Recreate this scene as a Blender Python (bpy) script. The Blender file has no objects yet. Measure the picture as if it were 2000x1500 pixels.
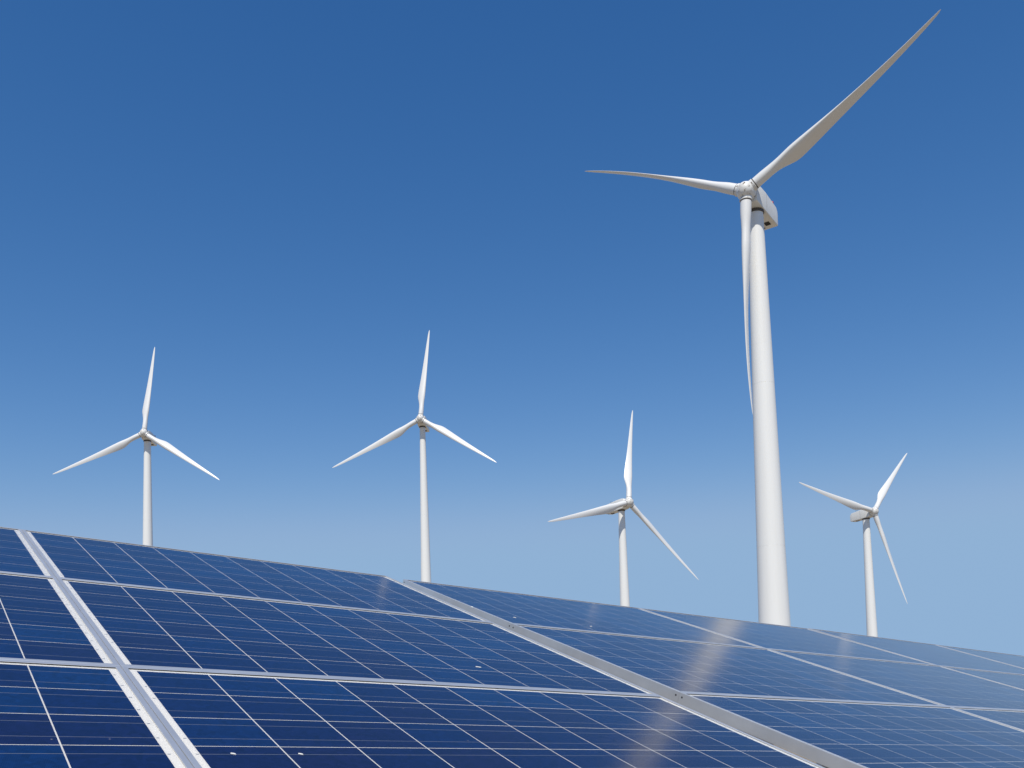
import bpy, bmesh, math, random
import numpy as np
from mathutils import Matrix, Vector

random.seed(7)
scene = bpy.context.scene
COL = scene.collection
R_ = math.radians

# ------------------------------------------------------------------ camera
FPX = 1764.38                    # focal length in pixels of a 2000 px wide picture
CAM = np.array([0.0, 0.0, 1.6])
# rows: world right, forward, up expressed in lens axes (x right, y down, z forward)
W = np.array([[0.99964906, -0.0264907, 0.0],
              [0.00163607, 0.06173848, 0.99809102],
              [-0.02644013, -0.99774075, 0.06176015]])
cd = bpy.data.cameras.new('camera')
cam = bpy.data.objects.new('camera', cd)
COL.objects.link(cam)
cd.sensor_width = 36.0
cd.lens = FPX / 2000.0 * 36.0
cd.shift_x = 0.035               # the picture is the upper part of a taller frame
cd.shift_y = 0.230
cd.clip_start = 0.05
cd.clip_end = 30000.0
cx_, cy_, cz_ = W @ np.array([1, 0, 0]), W @ np.array([0, -1, 0]), W @ np.array([0, 0, -1])
cam.matrix_world = Matrix([[cx_[i], cy_[i], cz_[i], CAM[i]] for i in range(3)] + [[0, 0, 0, 1]])
scene.camera = cam

# ------------------------------------------------------------------ sky and sun
SUN_EL, SUN_AZ = R_(57), R_(189)         # azimuth clockwise from +Y: behind the camera, a little to the left
world = bpy.data.worlds.new('World')
scene.world = world
world.use_nodes = True
wn = world.node_tree
bg = wn.nodes['Background']
sky = wn.nodes.new('ShaderNodeTexSky')
sky.sky_type = 'NISHITA'
sky.sun_disc = False
sky.sun_elevation = SUN_EL
sky.sun_rotation = SUN_AZ
sky.altitude = 2000
sky.air_density = 1.0
sky.dust_density = 0.0
sky.ozone_density = 8.0
# the camera's rendering of the blue: one response curve per channel over the whole sky
sp = wn.nodes.new('ShaderNodeSeparateColor')
cb = wn.nodes.new('ShaderNodeCombineColor')
wn.links.new(sky.outputs[0], sp.inputs[0])
for ch, (g, k, top) in enumerate(((1.73, 1.10, 2.78), (1.08, 1.22, 4.42), (0.765, 1.81, 6.65))):
    pw = wn.nodes.new('ShaderNodeMath')
    pw.operation = 'POWER'
    pw.inputs[1].default_value = g
    ml = wn.nodes.new('ShaderNodeMath')
    ml.operation = 'MULTIPLY'
    ml.inputs[1].default_value = k
    wn.links.new(sp.outputs[ch], pw.inputs[0])
    wn.links.new(pw.outputs[0], ml.inputs[0])
    mn = wn.nodes.new('ShaderNodeMath')
    mn.operation = 'SMOOTH_MIN'
    mn.inputs[1].default_value = top
    mn.inputs[2].default_value = 0.35 * top
    wn.links.new(ml.outputs[0], mn.inputs[0])
    wn.links.new(mn.outputs[0], cb.inputs[ch])
wn.links.new(cb.outputs[0], bg.inputs['Color'])
bg.inputs['Strength'].default_value = 0.10
sd = bpy.data.lights.new('sun', 'SUN')
sd.energy = 4.35
sd.angle = R_(0.53)
sd.color = (1.0, 0.945, 0.85)
sun = bpy.data.objects.new('sun', sd)
COL.objects.link(sun)
sdir = Vector((math.sin(SUN_AZ) * math.cos(SUN_EL), math.cos(SUN_AZ) * math.cos(SUN_EL), math.sin(SUN_EL)))
sun.rotation_euler = sdir.to_track_quat('Z', 'Y').to_euler()
sun.location = sdir * 60
vs = scene.view_settings
vs.view_transform = 'Standard'
vs.look = 'None'
vs.exposure = 0.0
vs.gamma = 1.0
vs.use_curve_mapping = False


# ------------------------------------------------------------------ materials
def new_mat(name):
    m = bpy.data.materials.new(name)
    m.use_nodes = True
    nt = m.node_tree
    return m, nt, nt.nodes['Principled BSDF']


def N(nt, kind, **kw):
    n = nt.nodes.new(kind)
    for k, v in kw.items():
        setattr(n, k, v)
    return n


def ramp(nt, src, stops):
    r = N(nt, 'ShaderNodeValToRGB')
    e = r.color_ramp.elements
    while len(e) < len(stops):
        e.new(0.5)
    for el, (p, c) in zip(e, stops):
        el.position = p
        el.color = (*c, 1)
    nt.links.new(src, r.inputs[0])
    return r.outputs[0]


def noise(nt, scale, detail=4, rough=0.6, vec=None, stretch=None):
    n = N(nt, 'ShaderNodeTexNoise')
    n.inputs['Scale'].default_value = scale
    n.inputs['Detail'].default_value = detail
    n.inputs['Roughness'].default_value = rough
    if vec is None:
        tc = N(nt, 'ShaderNodeTexCoord')
        vec = tc.outputs['Object']
    if stretch:
        mp = N(nt, 'ShaderNodeMapping')
        mp.inputs['Scale'].default_value = stretch
        nt.links.new(vec, mp.inputs['Vector'])
        vec = mp.outputs[0]
    nt.links.new(vec, n.inputs['Vector'])
    return n.outputs['Fac']


def mixc(nt, fac, a, b, mode='MIX'):
    m = N(nt, 'ShaderNodeMix', data_type='RGBA', blend_type=mode)
    for sock, v in ((m.inputs['Factor'], fac), (m.inputs[6], a), (m.inputs[7], b)):
        if isinstance(v, (int, float)):
            sock.default_value = v
        elif isinstance(v, tuple):
            sock.default_value = (*v, 1)
        else:
            nt.links.new(v, sock)
    return m.outputs[2]


def mat_plain(name, col, rough=0.5, metal=0.0, spec=0.5):
    m, nt, b = new_mat(name)
    b.inputs['Specular IOR Level'].default_value = spec
    b.inputs['Base Color'].default_value = (*col, 1)
    b.inputs['Roughness'].default_value = rough
    b.inputs['Metallic'].default_value = metal
    return m


def mat_paint(name, col, dirt=(0.50, 0.46, 0.40), amount=0.25, stretch=(0.8, 0.8, 0.06), rough=0.38):
    """white weathered gel-coat / tower paint with faint runs of dirt"""
    m, nt, b = new_mat(name)
    f1 = noise(nt, 1.3, 6, 0.65, stretch=stretch)
    c1 = ramp(nt, f1, [(0.45, (0, 0, 0)), (0.85, (amount,) * 3)])
    c = mixc(nt, c1, col, dirt)
    f2 = noise(nt, 3.5, 5, 0.7)
    c2 = ramp(nt, f2, [(0.70, (0, 0, 0)), (0.78, (amount * 0.7,) * 3)])
    c = mixc(nt, c2, c, dirt)
    nt.links.new(c, b.inputs['Base Color'])
    b.inputs['Roughness'].default_value = rough
    return m


def mat_hub():
    m, nt, b = new_mat('hub_paint')
    f2 = noise(nt, 1.5, 6, 0.72)
    chips = ramp(nt, f2, [(0.575, (0, 0, 0)), (0.60, (1, 1, 1))])
    f3 = noise(nt, 0.9, 5, 0.6, stretch=(1, 1, 1))
    grime = ramp(nt, f3, [(0.40, (0, 0, 0)), (0.7, (0.45,) * 3)])
    c = mixc(nt, grime, (0.76, 0.76, 0.74), (0.42, 0.37, 0.30))
    c = mixc(nt, chips, c, (0.13, 0.085, 0.05))
    nt.links.new(c, b.inputs['Base Color'])
    b.inputs['Roughness'].default_value = 0.42
    return m


def mat_cell():
    """polycrystalline silicon cell, blue, every cell of a slightly different tint"""
    m, nt, b = new_mat('silicon_cell')
    oi = N(nt, 'ShaderNodeObjectInfo')
    tint = ramp(nt, oi.outputs['Random'], [(0.0, (0.0068, 0.0082, 0.052)), (0.35, (0.0038, 0.0095, 0.062)),
                                           (0.75, (0.0026, 0.0130, 0.078)), (1.0, (0.0018, 0.0205, 0.100))])
    tc = N(nt, 'ShaderNodeTexCoord')
    # crystal grains
    vo = N(nt, 'ShaderNodeTexVoronoi')
    vo.inputs['Scale'].default_value = 95
    vv = N(nt, 'ShaderNodeVectorMath', operation='ADD')
    nt.links.new(tc.outputs['Object'], vv.inputs[0])
    nt.links.new(oi.outputs['Location'], vv.inputs[1])
    nt.links.new(vv.outputs[0], vo.inputs['Vector'])
    gr = ramp(nt, vo.outputs['Color'], [(0.0, (0.72,) * 3), (1.0, (1.28,) * 3)])
    c = mixc(nt, 1.0, tint, gr, 'MULTIPLY')
    # fine silver fingers across the busbars
    sx = N(nt, 'ShaderNodeSeparateXYZ')
    nt.links.new(tc.outputs['Object'], sx.inputs[0])
    mu = N(nt, 'ShaderNodeMath', operation='MULTIPLY')
    mu.inputs[1].default_value = 1 / 0.0025
    nt.links.new(sx.outputs['X'], mu.inputs[0])
    fr = N(nt, 'ShaderNodeMath', operation='FRACT')
    nt.links.new(mu.outputs[0], fr.inputs[0])
    lt = N(nt, 'ShaderNodeMath', operation='LESS_THAN')
    lt.inputs[1].default_value = 0.10
    nt.links.new(fr.outputs[0], lt.inputs[0])
    fm = N(nt, 'ShaderNodeMath', operation='MULTIPLY')
    fm.inputs[1].default_value = 0.16
    nt.links.new(lt.outputs[0], fm.inputs[0])
    c = mixc(nt, fm.outputs[0], c, (0.08, 0.13, 0.30))
    nt.links.new(c, b.inputs['Base Color'])
    b.inputs['Roughness'].default_value = 0.55
    b.inputs['Specular IOR Level'].default_value = 0.0      # sealed under the glass, no surface gloss of its own
    return m


def mat_glass():
    """patterned solar glass: clear below, sky mirrored at a flat angle, a trace of dust"""
    m = bpy.data.materials.new('solar_glass')
    m.use_nodes = True
    nt = m.node_tree
    nt.nodes.clear()
    out = N(nt, 'ShaderNodeOutputMaterial')
    tr = N(nt, 'ShaderNodeBsdfTransparent')
    gl = N(nt, 'ShaderNodeBsdfAnisotropic')
    gl.inputs['Color'].default_value = (1, 1, 1, 1)
    gl.inputs['Roughness'].default_value = GLASS_ROUGH
    f1 = noise(nt, 3.0, 5, 0.6)
    rr = N(nt, 'ShaderNodeMapRange')
    rr.inputs['To Min'].default_value = GLASS_ROUGH * 0.8
    rr.inputs['To Max'].default_value = GLASS_ROUGH * 1.2
    nt.links.new(f1, rr.inputs['Value'])
    nt.links.new(rr.outputs[0], gl.inputs['Roughness'])
    fz = N(nt, 'ShaderNodeFresnel')
    fz.inputs['IOR'].default_value = 1.54
    mx = N(nt, 'ShaderNodeMixShader')
    ar = N(nt, 'ShaderNodeMath', operation='MULTIPLY')      # anti-reflective coating
    ar.inputs[1].default_value = 0.92
    nt.links.new(fz.outputs[0], ar.inputs[0])
    nt.links.new(ar.outputs[0], mx.inputs[0])
    nt.links.new(tr.outputs[0], mx.inputs[1])
    nt.links.new(gl.outputs[0], mx.inputs[2])
    # dust film and specks
    df = N(nt, 'ShaderNodeBsdfDiffuse')
    df.inputs['Color'].default_value = (0.55, 0.52, 0.48, 1)
    f2 = noise(nt, 2.2, 8, 0.7)
    film = ramp(nt, f2, [(0.45, (0.0,) * 3), (0.80, (0.004,) * 3)])
    vo = N(nt, 'ShaderNodeTexVoronoi')
    vo.inputs['Scale'].default_value = 22
    tc = N(nt, 'ShaderNodeTexCoord')
    nt.links.new(tc.outputs['Object'], vo.inputs['Vector'])
    spk = ramp(nt, vo.outputs['Distance'], [(0.0, (0.55,) * 3), (0.05, (0,) * 3)])
    sel = N(nt, 'ShaderNodeSeparateColor')
    nt.links.new(vo.outputs['Color'], sel.inputs[0])
    gt = N(nt, 'ShaderNodeMath', operation='GREATER_THAN')
    gt.inputs[1].default_value = 0.90
    nt.links.new(sel.outputs[0], gt.inputs[0])
    spk = mixc(nt, 1.0, spk, gt.outputs[0], 'MULTIPLY')
    fac = mixc(nt, 1.0, film, spk, 'ADD')
    mx2 = N(nt, 'ShaderNodeMixShader')
    nt.links.new(fac, mx2.inputs[0])
    nt.links.new(mx.outputs[0], mx2.inputs[1])
    nt.links.new(df.outputs[0], mx2.inputs[2])
    nt.links.new(mx2.outputs[0], out.inputs['Surface'])
    return m


def mat_alu(name, col, rough, metal=0.85):
    m, nt, b = new_mat(name)
    f = noise(nt, 6.0, 5, 0.6, stretch=(1, 1, 1))
    c = ramp(nt, f, [(0.3, tuple(x * 0.90 for x in col)), (0.75, tuple(min(1, x * 1.08) for x in col))])
    nt.links.new(c, b.inputs['Base Color'])
    b.inputs['Roughness'].default_value = rough
    b.inputs['Metallic'].default_value = metal
    return m


def mat_ground():
    m, nt, b = new_mat('dry_ground')
    f = noise(nt, 0.05, 8, 0.65)
    f2 = noise(nt, 2.5, 8, 0.7)
    c = ramp(nt, f, [(0.3, (0.24, 0.19, 0.13)), (0.55, (0.28, 0.225, 0.155)), (0.75, (0.17, 0.15, 0.09))])
    c2 = ramp(nt, f2, [(0.3, (0.7,) * 3), (0.7, (1.2,) * 3)])
    c = mixc(nt, 1.0, c, c2, 'MULTIPLY')
    nt.links.new(c, b.inputs['Base Color'])
    b.inputs['Roughness'].default_value = 0.95
    return m


GLASS_ROUGH = 0.14
M = dict(
    tower=mat_paint('tower_paint', (0.80, 0.80, 0.78), amount=0.14),
    blade=mat_paint('blade_gelcoat', (0.74, 0.74, 0.73), amount=0.10, stretch=(1, 1, 1), rough=0.33),
    nacelle=mat_paint('nacelle_paint', (0.77, 0.77, 0.74), amount=0.25, stretch=(0.6, 0.6, 0.6)),
    hub=mat_hub(),
    dark=mat_plain('dark_recess', (0.02, 0.018, 0.016), 0.7),
    ring=mat_plain('greased_steel', (0.10, 0.085, 0.07), 0.5, 0.3),
    red=mat_plain('red_lens', (0.35, 0.012, 0.012), 0.3),
    cell=mat_cell(),
    busbar=mat_plain('silver_busbar', (0.16, 0.18, 0.23), 0.6, spec=0.0),
    back=mat_plain('white_backsheet', (0.64, 0.64, 0.63), 0.6, spec=0.0),
    tab=mat_plain('tinned_ribbon', (0.22, 0.24, 0.28), 0.5),
    glass=mat_glass(),
    frame=mat_alu('anodised_aluminium', (0.72, 0.72, 0.72), 0.42, 0.70),
    gasket=mat_plain('black_sealant', (0.015, 0.015, 0.017), 0.8),
    steel=mat_alu('galvanised_steel', (0.50, 0.51, 0.52), 0.5, 0.8),
    drop=mat_plain('dried_dropping', (0.78, 0.77, 0.73), 0.9),
    ground=mat_ground(),
)


# ------------------------------------------------------------------ helpers
def empty(name, loc=(0, 0, 0)):
    o = bpy.data.objects.new(name, None)
    o.empty_display_size = 0.2
    o.location = loc
    COL.objects.link(o)
    return o


def tag(o, label=None, cat=None, group=None, kind=None):
    for k, v in (('label', label), ('category', cat), ('group', group), ('kind', kind)):
        if v:
            o[k] = v
    return o


def link(name, me, parent=None, mat=None, mw=None):
    o = bpy.data.objects.new(name, me)
    COL.objects.link(o)
    if parent is not None:
        o.parent = parent
    if mw is not None:
        o.matrix_local = mw
    if mat is not None and not me.materials:
        me.materials.append(mat)
    return o


def mesh(name, verts, faces, mats=None, fm=None, smooth=False, sharp=None):
    me = bpy.data.meshes.new(name)
    me.from_pydata([tuple(v) for v in verts], [], faces)
    for m in (mats or []):
        me.materials.append(m)
    if fm is not None:
        me.polygons.foreach_set('material_index', fm)
    bm = bmesh.new()
    bm.from_mesh(me)
    bmesh.ops.recalc_face_normals(bm, faces=bm.faces)
    bm.to_mesh(me)
    bm.free()
    if smooth:
        me.polygons.foreach_set('use_smooth', [True] * len(me.polygons))
        if sharp:
            me.set_sharp_from_angle(angle=R_(sharp))
    me.update()
    return me


def box_geo(x0, x1, y0, y1, z0, z1, V, Fc):
    b = len(V)
    V += [(x0, y0, z0), (x1, y0, z0), (x1, y1, z0), (x0, y1, z0), (x0, y0, z1), (x1, y0, z1), (x1, y1, z1), (x0, y1, z1)]
    Fc += [tuple(b + i for i in q) for q in ((0, 3, 2, 1), (4, 5, 6, 7), (0, 1, 5, 4), (1, 2, 6, 5), (2, 3, 7, 6), (3, 0, 4, 7))]


def loft(rings, cap=True):
    """rings: list of equal-length closed loops -> verts, faces"""
    V, Fc = [], []
    n = len(rings[0])
    for r in rings:
        V += [tuple(p) for p in r]
    for i in range(len(rings) - 1):
        for j in range(n):
            k = (j + 1) % n
            Fc.append((i * n + j, i * n + k, (i + 1) * n + k, (i + 1) * n + j))
    if cap:
        Fc.append(tuple(range(n))[::-1])
        Fc.append(tuple((len(rings) - 1) * n + j for j in range(n)))
    return V, Fc


def revolve(profile, seg=40, axis='Z'):
    rings = []
    for r, z in profile:
        ring = []
        for j in range(seg):
            a = 2 * math.pi * j / seg
            p = (r * math.cos(a), r * math.sin(a), z)
            ring.append(p if axis == 'Z' else (z, p[0], p[1]))
        rings.append(ring)
    return loft(rings)


def wpt(cv):
    return CAM + W @ np.asarray(cv)


# ------------------------------------------------------------------ the setting: ground
gv, gf = [], []
gn = [-9000, -3000, -1000, -400, -150, -60, -20, 0, 20, 60, 150, 400, 1000, 3000, 9000]
for j, y in enumerate(gn):
    for i, x in enumerate(gn):
        gv.append((x, y, 0.0))
for j in range(len(gn) - 1):
    for i in range(len(gn) - 1):
        a = j * len(gn) + i
        gf.append((a, a + 1, a + 1 + len(gn), a + len(gn)))
ground = link('ground', mesh('ground', gv, gf, [M['ground']]))
tag(ground, 'flat dry ground under the solar array', kind='structure')


# ------------------------------------------------------------------ wind turbines
ROT = 35.0


def chord_at(s):
    pts = [(0.0, 1.75), (0.05, 1.75), (0.09, 1.95), (0.14, 2.7), (0.19, 3.3), (0.23, 3.4), (0.30, 3.15), (0.45, 2.45),
           (0.60, 1.90), (0.75, 1.42), (0.88, 0.98), (0.95, 0.70), (0.985, 0.42), (1.0, 0.12)]
    for (a, ca), (b, cb) in zip(pts, pts[1:]):
        if s <= b:
            t = (s - a) / (b - a)
            return ca + (cb - ca) * t
    return pts[-1][1]


def smooth01(t):
    t = max(0.0, min(1.0, t))
    return t * t * (3 - 2 * t)


def blade_mesh(length, pitch, prebend, chord=1.0, r0=1.75):
    """local axes: +Z along the span, +X towards the trailing side of the disc (counter-clockwise), +Y downwind"""
    S = [0.0, 0.02, 0.05, 0.07, 0.09, 0.115, 0.14, 0.165, 0.19, 0.21, 0.23, 0.26, 0.30, 0.36, 0.42, 0.5, 0.58, 0.66, 0.74, 0.81,
         0.87, 0.91, 0.945, 0.965, 0.985, 0.995, 1.0]
    nP = 28
    rings = []
    for s in S:
        # smooth chord by averaging
        c = sum(chord_at(max(0, min(1, s + d))) for d in (-0.02, -0.01, 0, 0.01, 0.02)) / 5 if 0.06 < s < 0.94 else chord_at(s)
        bl = smooth01((s - 0.03) / 0.20)                     # circle -> airfoil
        thick = 0.42 + (0.16 - 0.42) * smooth01((s - 0.15) / 0.45)
        tw = pitch + R_(14) * (1 - min(1, max(0, s) / 0.85)) ** 1.4 * bl
        z = r0 + s * (length - r0)
        bend = prebend * max(0, (s - 0.15) / 0.85) ** 2.6
        ring = []
        for k in range(nP):
            a = 2 * math.pi * k / nP
            xc = 0.5 - 0.5 * math.cos(a)                      # 0 = leading edge, 1 = trailing edge
            yt = 5 * thick * (0.2969 * math.sqrt(max(xc, 0)) - 0.1260 * xc - 0.3516 * xc ** 2 + 0.2843 * xc ** 3 - 0.1036 * xc ** 4)
            camber = 0.045 * 4 * xc * (1 - xc)
            sg = 1 if a <= math.pi else -1
            ax, ay = (xc - 0.30) * c * chord, (sg * yt + camber) * c * chord
            px, py = -0.5 * 1.75 * math.cos(a), 0.5 * 1.75 * math.sin(a)
            x, y = px + (ax - px) * bl, py + (ay - py) * bl
            # chord frame -> rotor frame
            ch = (math.cos(tw), math.sin(tw))                 # along chord: (ccw, downwind)
            fl = (math.sin(tw), -math.cos(tw))                # flap direction
            X = x * ch[0] + (y + 0) * fl[0]
            Y = x * ch[1] + (y + 0) * fl[1]
            bf = (math.sin(pitch), -math.cos(pitch))
            ring.append((X + bend * bf[0], Y + bend * bf[1], z))
        rings.append(ring)
    V, Fc = loft(rings)
    return mesh('blade', V, Fc, [M['blade']], smooth=True, sharp=55)


def rrect(hw, z0, z1, r, n=5):
    pts = []
    for (cx, cz, a0) in ((hw - r, z1 - r, 0), (-hw + r, z1 - r, 90), (-hw + r, z0 + r, 180), (hw - r, z0 + r, 270)):
        for k in range(n):
            a = R_(a0 + 90 * k / (n - 1))
            pts.append((cx + r * math.cos(a), cz + r * math.sin(a)))
    return pts


def make_turbine(hub, psi, tau, phase, scale, dphi, cone, pitch, prebend, tower_d, label, seams, seg=56, nac_back=10.2, over=3.6, chord=0.84, detail=True):
    """hub: world position of the rotor centre; tower_d: ((z, diameter) low, (z, diameter) high)"""
    hub = np.array(hub, float)
    psi, tau = R_(psi), R_(tau)
    ah = np.array([math.sin(psi), -math.cos(psi), 0])          # where the rotor looks, level
    a = np.array([math.sin(psi) * math.cos(tau), -math.cos(psi) * math.cos(tau), math.sin(tau)])
    e1 = np.array([math.cos(psi), math.sin(psi), 0])
    e2 = np.cross(a, e1)
    ntilt = R_(4.5)
    an = np.array([ah[0] * math.cos(ntilt), ah[1] * math.cos(ntilt), math.sin(ntilt)])
    n2 = np.cross(an, e1)
    axis_pt = hub - over * an
    base = np.array([axis_pt[0], axis_pt[1], 0.0])
    top = axis_pt[2] - 1.66 - 0.38
    root = empty('wind_turbine', base)
    tag(root, label, 'wind turbine', 'white three bladed wind turbines behind the solar array')
    inv = Matrix.Translation(-Vector(base))
    # tower sections
    (za, da), (zb, db) = tower_d

    def rad(z):
        return 0.5 * (da + (db - da) * (z - za) / (zb - za))
    zs = [0.0] + list(seams) + [top]
    for i in range(len(zs) - 1):
        z0, z1 = zs[i], zs[i + 1]
        prof = [(rad(z0) - 0.014, z0 + 0.0)] if i else [(rad(0) + 0.25, 0.0), (rad(0) + 0.25, 0.12), (rad(0) + 0.02, 0.14)]
        if i:
            prof += [(rad(z0), z0 + 0.02)]
        prof += [(rad(z1), z1 - 0.02), (rad(z1) - 0.014, z1)]
        V, Fc = revolve(prof, seg)
        link('tower_section', mesh('tower_section', V, Fc, [M['tower']], smooth=True, sharp=20), root)
    # door at the foot
    V, Fc = [], []
    box_geo(-0.42, 0.42, -rad(1.5) - 0.06, -rad(1.5) + 0.3, 0.5, 2.6, V, Fc)
    link('door', mesh('door', V, Fc, [M['nacelle']]), root)
    V, Fc = revolve([(rad(top) + 0.02, top - 0.02), (rad(top) + 0.16, top + 0.02), (rad(top) + 0.16, top + 0.30), (rad(top), top + 0.50)], 40)
    link('yaw_ring', mesh('yaw_ring', V, Fc, [M['ring']], smooth=True, sharp=40), root)

    # nacelle: local x rearward, y sideways, z up
    Mn = inv @ Matrix([[-an[i], -e1[i], n2[i], hub[i]] for i in range(3)] + [[0, 0, 0, 1]])
    L = nac_back
    st = [(1.05, 1.05, -1.15, 1.20, .25), (1.15, 1.30, -1.35, 1.45, .16), (1.9, 1.45, -1.60, 1.58, .13), (4.4, 1.50, -1.66, 1.62, .13),
          (L - 1.0, 1.46, -1.56, 1.40, .13), (L - 0.35, 1.42, -1.52, 1.05, .13), (L - 0.06, 1.38, -1.46, 0.45, .13), (L, 1.30, -1.38, 0.35, .10)]
    rings = [[(x, p[0], p[1]) for p in rrect(hw, z0, z1, r)] for x, hw, z0, z1, r in st]
    V, Fc = loft(rings)
    nac = link('nacelle', mesh('nacelle', V, Fc, [M['nacelle']], smooth=True, sharp=28), root, mw=Mn)
    # panel joint that runs round the body
    if detail:
        V, Fc = [], []
        rr1 = [(4.86, p[0], p[1]) for p in rrect(1.505, -1.655, 1.605, .2)]
        rr2 = [(4.90, p[0], p[1]) for p in rrect(1.505, -1.655, 1.605, .2)]
        V, Fc = loft([rr1, rr2], cap=False)
        link('panel_joint', mesh('panel_joint', V, Fc, [M['ring']]), nac)
    V, Fc = [], []
    zb_ = -1.60 + (L - 2.2 - 5.9) * 0
    box_geo(L - 2.5, L - 1.45, -0.70, 0.10, -1.66, -1.45, V, Fc)
    link('hatch', mesh('hatch', V, Fc, [M['dark']]), nac)
    for (hx, hy) in ((L - 2.1, 0.50), (L - 1.0, 0.62)):
        V, Fc = [], []
        box_geo(hx, hx + 0.22, hy - 0.12, hy + 0.1, -1.67, -1.45, V, Fc)
        link('vent', mesh('vent', V, Fc, [M['dark']]), nac)
    # beacon and wind mast on the rear roof
    V, Fc = revolve([(0.17, 1.25), (0.17, 1.62), (0.20, 1.64), (0.20, 1.92), (0.12, 2.04), (0.02, 2.08)], 18)
    V = [(x + L - 1.9, y - 1.15, z) for x, y, z in V]
    link('beacon', mesh('beacon', V, Fc, [M['red']], smooth=True, sharp=40), nac)
    V, Fc = [], []
    for yy in (-0.25, 0.55):
        box_geo(L - 2.32, L - 2.28, yy - 0.02, yy + 0.02, 1.2, 2.15, V, Fc)
    box_geo(L - 2.33, L - 2.27, -0.55, 0.85, 2.1, 2.16, V, Fc)
    link('wind_mast', mesh('wind_mast', V, Fc, [M['ring']]), nac)

    # hub with nose, local x forward
    Mh = inv @ Matrix([[a[i], e1[i], e2[i], hub[i]] for i in range(3)] + [[0, 0, 0, 1]])
    prof = [(0.02, 1.62), (0.45, 1.56), (0.85, 1.36), (1.15, 1.05), (1.36, 0.65), (1.45, 0.2), (1.46, -0.3), (1.42, -0.75), (1.36, -0.92), (1.0, -0.96)]
    V, Fc = revolve(prof, 44, 'X')
    hb = link('hub', mesh('hub', V, Fc, [M['hub']], smooth=True, sharp=40), root, mw=Mh)
    V, Fc = revolve([(0.9, -0.94), (0.9, -1.3)], 32, 'X')
    link('shaft_cover', mesh('shaft_cover', V, Fc, [M['ring']], smooth=True, sharp=40), hb)
    for k in range(3):
        q = R_(phase + 120 * k + dphi[k])
        b0 = math.cos(q) * e1 + math.sin(q) * e2
        c = -math.sin(q) * e1 + math.cos(q) * e2
        cn = R_(cone)
        b = math.cos(cn) * b0 + math.sin(cn) * a
        rr_ = np.cross(b, c)                       # downwind or upwind
        rr_ = -a * math.cos(cn) + b0 * math.sin(cn)
        Mb = Matrix([[c[i], rr_[i], b[i], hub[i]] for i in range(3)] + [[0, 0, 0, 1]])
        bl = link('blade', blade_mesh(ROT * scale[k], R_(pitch), prebend, chord), root, mw=inv @ Mb)
        V, Fc = revolve([(0.99, 0.55), (0.99, 1.56), (0.93, 1.60)], 36)
        link('root_collar', mesh('root_collar', V, Fc, [M['hub']], smooth=True, sharp=40), bl)
        V, Fc = revolve([(0.86, 1.58), (0.90, 1.60), (0.90, 1.74), (0.86, 1.76)], 36)
        link('bearing_gap', mesh('bearing_gap', V, Fc, [M['ring']], smooth=True, sharp=40), bl)
    return root


make_turbine((44.62, 139.0, 77.12), -38.4, 5.1, 29.0, (0.957, 0.994, 1.045), (0.16, 0.76, -0.92), -1.5, 93, 1.5,
             ((8.0, 4.77), (70.0, 2.62)), 'largest and nearest white wind turbine, its tall tower mirrored in the panels', (20.6, 46.7), seg=72, chord=0.95)
make_turbine((-120.65, 328.0, 93.97), 0.4, 9.5, 85.8, (0.988, 1.016, 0.996), (-0.18, 0.3, -0.13), 0.7, 6, 0.6,
             ((52.6, 3.58), (90.0, 2.5)), 'distant white wind turbine at the far left of the sky, facing the camera', (30, 62))
make_turbine((-18.26, 321.67, 94.76), -8.0, 9.2, 86.0, (0.997, 1.042, 0.959), (-1.43, 1.91, -0.48), 0.2, 6, 0.6,
             ((34.6, 3.75), (88.0, 2.15)), 'distant white wind turbine second from left, rising behind the gap between panel tables', (30, 60))
make_turbine((49.77, 286.08, 55.56), 32.3, 11.0, 74.7, (0.987, 1.006, 1.008), (0.22, 0.14, -0.36), -0.7, 6, 0.6,
             ((22.0, 3.1), (52.0, 2.1)), 'small white wind turbine just left of the largest tower, one blade straight up', (18, 36))
make_turbine((143.63, 321.17, 56.49), 26.3, 8.3, 45.2, (0.99, 1.008, 1.003), (-0.08, 0.4, -0.32), -1.6, 6, 0.6,
             ((12.0, 3.6), (53.0, 2.4)), 'small white wind turbine at far right with its nacelle box pointing left', (18, 36), nac_back=9.5)

# ------------------------------------------------------------------ solar array
PW, PH = 1.650, 0.990
GC, GR = 0.00458, 0.0085
PU, PV = PW + GC, PH + GR
MX, MY = 0.0255, 0.0195
CW, CH = (PW - 2 * MX) / 10, (PH - 2 * MY) / 6
R0 = np.array([[0.82937138, 0.52213471, -0.19879251], [0.08601575, 0.23224018, 0.96884766], [0.5520366, -0.82063381, 0.14770155]])
T0 = np.array([-1.8209111, -0.35785338, 3.62312102])


def rod(w):
    w = np.asarray(w, float)
    t = np.linalg.norm(w)
    if t < 1e-9:
        return np.eye(3)
    k = w / t
    K = np.array([[0, -k[2], k[1]], [k[2], 0, -k[0]], [-k[1], k[0], 0]])
    return np.eye(3) + math.sin(t) * K + (1 - math.cos(t)) * K @ K


def table_matrix(u0, q):
    Rq = W @ (R0 @ rod(q[3:6]))
    o = wpt(T0 + R0[:, 0] * (u0 + q[0]) + R0[:, 1] * q[1] + R0[:, 2] * q[2])
    # local x along the row, y up the slope, z out of the glass
    return Matrix([[Rq[i, 0], -Rq[i, 1], -Rq[i, 2], o[i]] for i in range(3)] + [[0, 0, 0, 1]])


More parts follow.
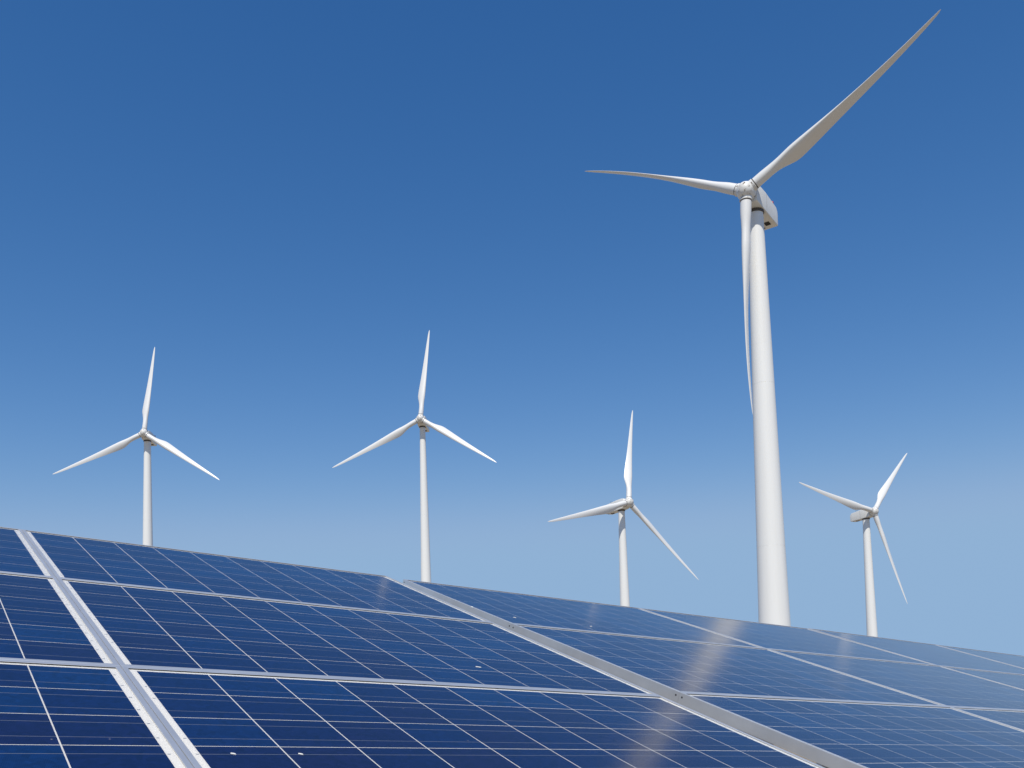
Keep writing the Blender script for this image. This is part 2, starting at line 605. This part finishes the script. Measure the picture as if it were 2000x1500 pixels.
TABLES = [(table_matrix(0.0, (0, 0, 0, 0, 0, 0)), (-1, 0)),
          (table_matrix(PU, (0.1202, -0.0378, 0.0112, -0.0082, 0.0037, -0.0025)), (0, 1)),
          (table_matrix(3 * PU, (0.182, -0.079, 0.0001, -0.0032, 0.0004, 0.003)), (0, 1))]

LIP, LIPZ, FH = 0.0105, 0.0034, 0.036      # frame lip width, its top above the cells, depth of the side wall

# --- shared meshes; panel-local origin is the lower left outer corner of the frame, x right, y up the slope
GAPX, GAPY = 0.0028, 0.0025


def cell_mesh():
    V, Fc, fm = [], [], []
    hx, hy = (CW - GAPX) / 2, (CH - GAPY) / 2
    box_geo(-hx, hx, -hy, hy, -0.00009, 0.0, V, Fc)
    fm += [0] * 6
    for s in (-0.245, 0.245):
        b = len(V)
        y = s * CH
        w = 0.0008
        V += [(-hx, y - w, 0.0001), (hx, y - w, 0.0001), (hx, y + w, 0.0001), (-hx, y + w, 0.0001)]
        Fc.append((b, b + 1, b + 2, b + 3))
        fm.append(1)
    return mesh('cell', V, Fc, [M['cell'], M['busbar']], fm)


def rail_mesh(length, ext, ratio, seal):
    """frame rail along +x from 0 to length, lip from y=-ext to LIP, ends mitred (ratio = end cut per unit of lip)"""
    c = 0.0006
    e = -ext
    prof = [(e, -FH), (e, LIPZ - c), (e + c, LIPZ), (LIP - c, LIPZ), (LIP, LIPZ - c), (LIP, 0.0017), (e + 0.0016, 0.0017), (e + 0.0016, -FH + 0.0016),
            (0.026, -FH + 0.0016), (0.026, -FH)]
    n = len(prof)
    V = [(LIP - (LIP - y) * ratio, y, z) for y, z in prof] + [(length - LIP + (LIP - y) * ratio, y, z) for y, z in prof]
    Fc, fm = [], []
    for i in range(n):
        j = (i + 1) % n
        Fc.append((i, j, n + j, n + i))
        fm.append(1 if i == 4 and seal else 0)
    Fc += [tuple(range(n)), tuple(range(n, 2 * n))[::-1]]
    fm += [0, 0]
    return mesh('frame_rail', V, Fc, [M['frame'], M['gasket']], fm)


EXL, EXS = GR / 2 - 0.0004, GC / 2 - 0.0008        # the frames close the row and column joints but for a hairline
ME_CELL = cell_mesh()
ME_RAIL_L = rail_mesh(PW, EXL, (LIP + EXS) / (LIP + EXL), True)
ME_RAIL_S = rail_mesh(PH, EXS, (LIP + EXL) / (LIP + EXS), False)
V, Fc = [], []
box_geo(0.002, PW - 0.002, 0.002, PH - 0.002, -0.0028, -0.0001, V, Fc)
ME_BACK = mesh('backsheet', V, Fc, [M['back']])
ME_GLASS = mesh('glass_pane', [(0.003, 0.003, 0.0012), (PW - 0.003, 0.003, 0.0012), (PW - 0.003, PH - 0.003, 0.0012), (0.003, PH - 0.003, 0.0012)],
                [(0, 1, 2, 3)], [M['glass']])
V, Fc = [], []
box_geo(0.72, 0.86, 0.86, 0.95, -0.026, -0.003, V, Fc)
ME_BOX = mesh('junction_box', V, Fc, [M['gasket']])


def tab_mesh(seed):
    """ends of the cell ribbons on the white margins, right side complete, left side with some hidden"""
    rnd = random.Random(seed)
    V, Fc = [], []
    for k in range(12):
        y = MY + (k // 2 + 0.5 + (-0.245 if k % 2 == 0 else 0.245)) * CH
        for left in (0, 1):
            if left and rnd.random() < 0.45:
                continue
            w = rnd.uniform(0.0045, 0.0060)
            x0 = PW - MX + 0.001 + rnd.uniform(0, 0.0012) if not left else MX - 0.001 - w - rnd.uniform(0, 0.0012)
            h = rnd.uniform(0.0016, 0.0024)
            box_geo(x0, x0 + w, y - h, y + h, -0.0004, 0.0001, V, Fc)
    return mesh('ribbon_ends', V, Fc, [M['tab']])


ME_TABS = [tab_mesh(s) for s in range(4)]
V, Fc = [], []
seg = 12
ringA = [(0.0034 * math.cos(2 * math.pi * k / seg), -0.0004, 0.0034 * math.sin(2 * math.pi * k / seg)) for k in range(seg)]
ringB = [(x, 0.0004, z) for x, y, z in ringA]
V, Fc = loft([ringA, ringB])
ME_HOLE = mesh('screw_hole', V, Fc, [M['gasket']])

ROWN = ('top', 'middle', 'bottom')
COLN = ('first', 'second', 'third', 'fourth', 'fifth', 'sixth')
EXTRA = {(0, 0): 'cut by left picture edge', (1, 0): 'cut by left picture edge',
         (2, 0): 'in lower left corner', (0, 1): 'left of the wide gap',
         (1, 1): 'left of the wide gap', (2, 1): 'cut by bottom picture edge',
         (0, 2): 'right of the wide gap', (1, 2): 'right of the wide gap', (2, 2): 'right of the wide gap'}
panel_no = 0
for ti, (TM, cols) in enumerate(TABLES):
    for cc in cols:
        for row in range(3):
            ci = ti * 2 + (cc - cols[0])
            lx, ly = cc * PU, -(row * PV + PH)
            lab = f'blue solar panel, {ROWN[row]} row, {COLN[ci]} column from left'
            if (row, ci) in EXTRA:
                lab += ', ' + EXTRA[(row, ci)]
            p = empty('solar_panel')
            p.matrix_world = TM @ Matrix.Translation((lx, ly, 0))
            tag(p, lab, 'solar panel', 'solar panels of the array')
            link('backsheet', ME_BACK, p)
            for j in range(6):
                for i in range(10):
                    o = link('cell', ME_CELL, p)
                    o.location = (MX + (i + 0.5) * CW, MY + (j + 0.5) * CH, 0.0)
            o = link('ribbon_ends', ME_TABS[panel_no % 4], p)
            o['kind'] = 'stuff'
            link('glass_pane', ME_GLASS, p)
            link('frame_rail', ME_RAIL_L, p)                                                        # lower
            link('frame_rail', ME_RAIL_L, p, mw=Matrix.Translation((PW, PH, 0)) @ Matrix.Rotation(math.pi, 4, 'Z'))   # upper
            link('frame_rail', ME_RAIL_S, p, mw=Matrix.Translation((0, PH, 0)) @ Matrix.Rotation(-math.pi / 2, 4, 'Z'))  # left
            link('frame_rail', ME_RAIL_S, p, mw=Matrix.Translation((PW, 0, 0)) @ Matrix.Rotation(math.pi / 2, 4, 'Z'))   # right
            link('junction_box', ME_BOX, p)
            for yy in (0.010, PH - 0.010):
                for xx in (-EXS - 0.0001, PW + EXS + 0.0001):
                    link('screw_hole', ME_HOLE, p, mw=Matrix.Translation((xx, yy, -0.011)) @ Matrix.Rotation(math.pi / 2, 4, 'Z'))
            panel_no += 1

# --- steel racks that carry the tables
RACKN = ('left pair of panel columns', 'middle pair of panel columns', 'right pair of panel columns')
for ti, (TM, cols) in enumerate(TABLES):
    x0 = cols[0] * PU
    base = TM @ Vector((x0 + PU, -1.5, 0))
    rk = empty('mounting_rack', (base.x, base.y, 0))
    tag(rk, 'galvanised steel rack under the ' + RACKN[ti], 'rack', 'steel racks under the panels')
    inv = Matrix.Translation((-base.x, -base.y, 0))
    for v in (0.25, 0.74, 1.25, 1.74, 2.25, 2.74):
        V, Fc = [], []
        box_geo(x0 + 0.03, x0 + 2 * PU - 0.03, -v - 0.02, -v + 0.02, -FH - 0.045, -FH - 0.001, V, Fc)
        o = link('purlin', mesh('purlin', V, Fc, [M['steel']]), rk)
        o.matrix_local = inv @ TM
    for x in (x0 + 0.6, x0 + 2 * PU - 0.6):
        V, Fc = [], []
        box_geo(x - 0.03, x + 0.03, -2.9, -0.1, -FH - 0.125, -FH - 0.046, V, Fc)
        o = link('rafter', mesh('rafter', V, Fc, [M['steel']]), rk)
        o.matrix_local = inv @ TM
        for v in (0.6, 2.35):
            w = TM @ Vector((x, -v, -FH - 0.10))
            V, Fc = [], []
            box_geo(-0.045, 0.045, -0.045, 0.045, -0.3, w.z, V, Fc)
            link('post', mesh('post', V, Fc, [M['steel']]), rk, mw=inv @ Matrix.Translation((w.x, w.y, 0)))

# --- dried bird droppings lying on the glass: (table, x along row, distance down the slope, length, width, turn, where)
DROPS = [(0, 0.085, 2.533, 0.011, 0.0035, -35, 'white dropping on the bottom row, left one of two side by side'),
         (0, 0.212, 2.533, 0.010, 0.0035, -35, 'white dropping on the bottom row, right one of two side by side'),
         (0, 1.090, 1.770, 0.018, 0.0035, -20, 'bright white streak of dropping in the middle row of panels'),
         (1, 0.135, 0.820, 0.014, 0.005, -20, 'white dropping on the top row just right of the gap'),
         (1, 0.006, 0.660, 0.020, 0.008, 60, 'white dropping on the raised frame edge at the gap'),
         (1, 0.560, 0.850, 0.016, 0.005, 12, 'small white dropping on the top row, farther right of the gap')]
for ti, x, v, ln, wd, ang, lab in DROPS:
    rnd = random.Random(lab)
    ringB, ringT = [], []
    for k in range(14):
        a = 2 * math.pi * k / 14
        q = 1 + rnd.uniform(-0.22, 0.22)
        ringB.append((ln / 2 * q * math.cos(a), wd / 2 * q * math.sin(a), 0))
        ringT.append((ln / 2 * 0.75 * q * math.cos(a), wd / 2 * 0.75 * q * math.sin(a), 0.0012))
    V, Fc = loft([ringB, ringT])
    zz = 0.0013 if x > 0.02 else LIPZ + 0.0001
    o = link('bird_dropping', mesh('bird_dropping', V, Fc, [M['drop']]))
    o.matrix_world = TABLES[ti][0] @ Matrix.Translation((x, -v, zz)) @ Matrix.Rotation(R_(ang), 4, 'Z')
    tag(o, lab, 'dropping', 'bird droppings on the panels')
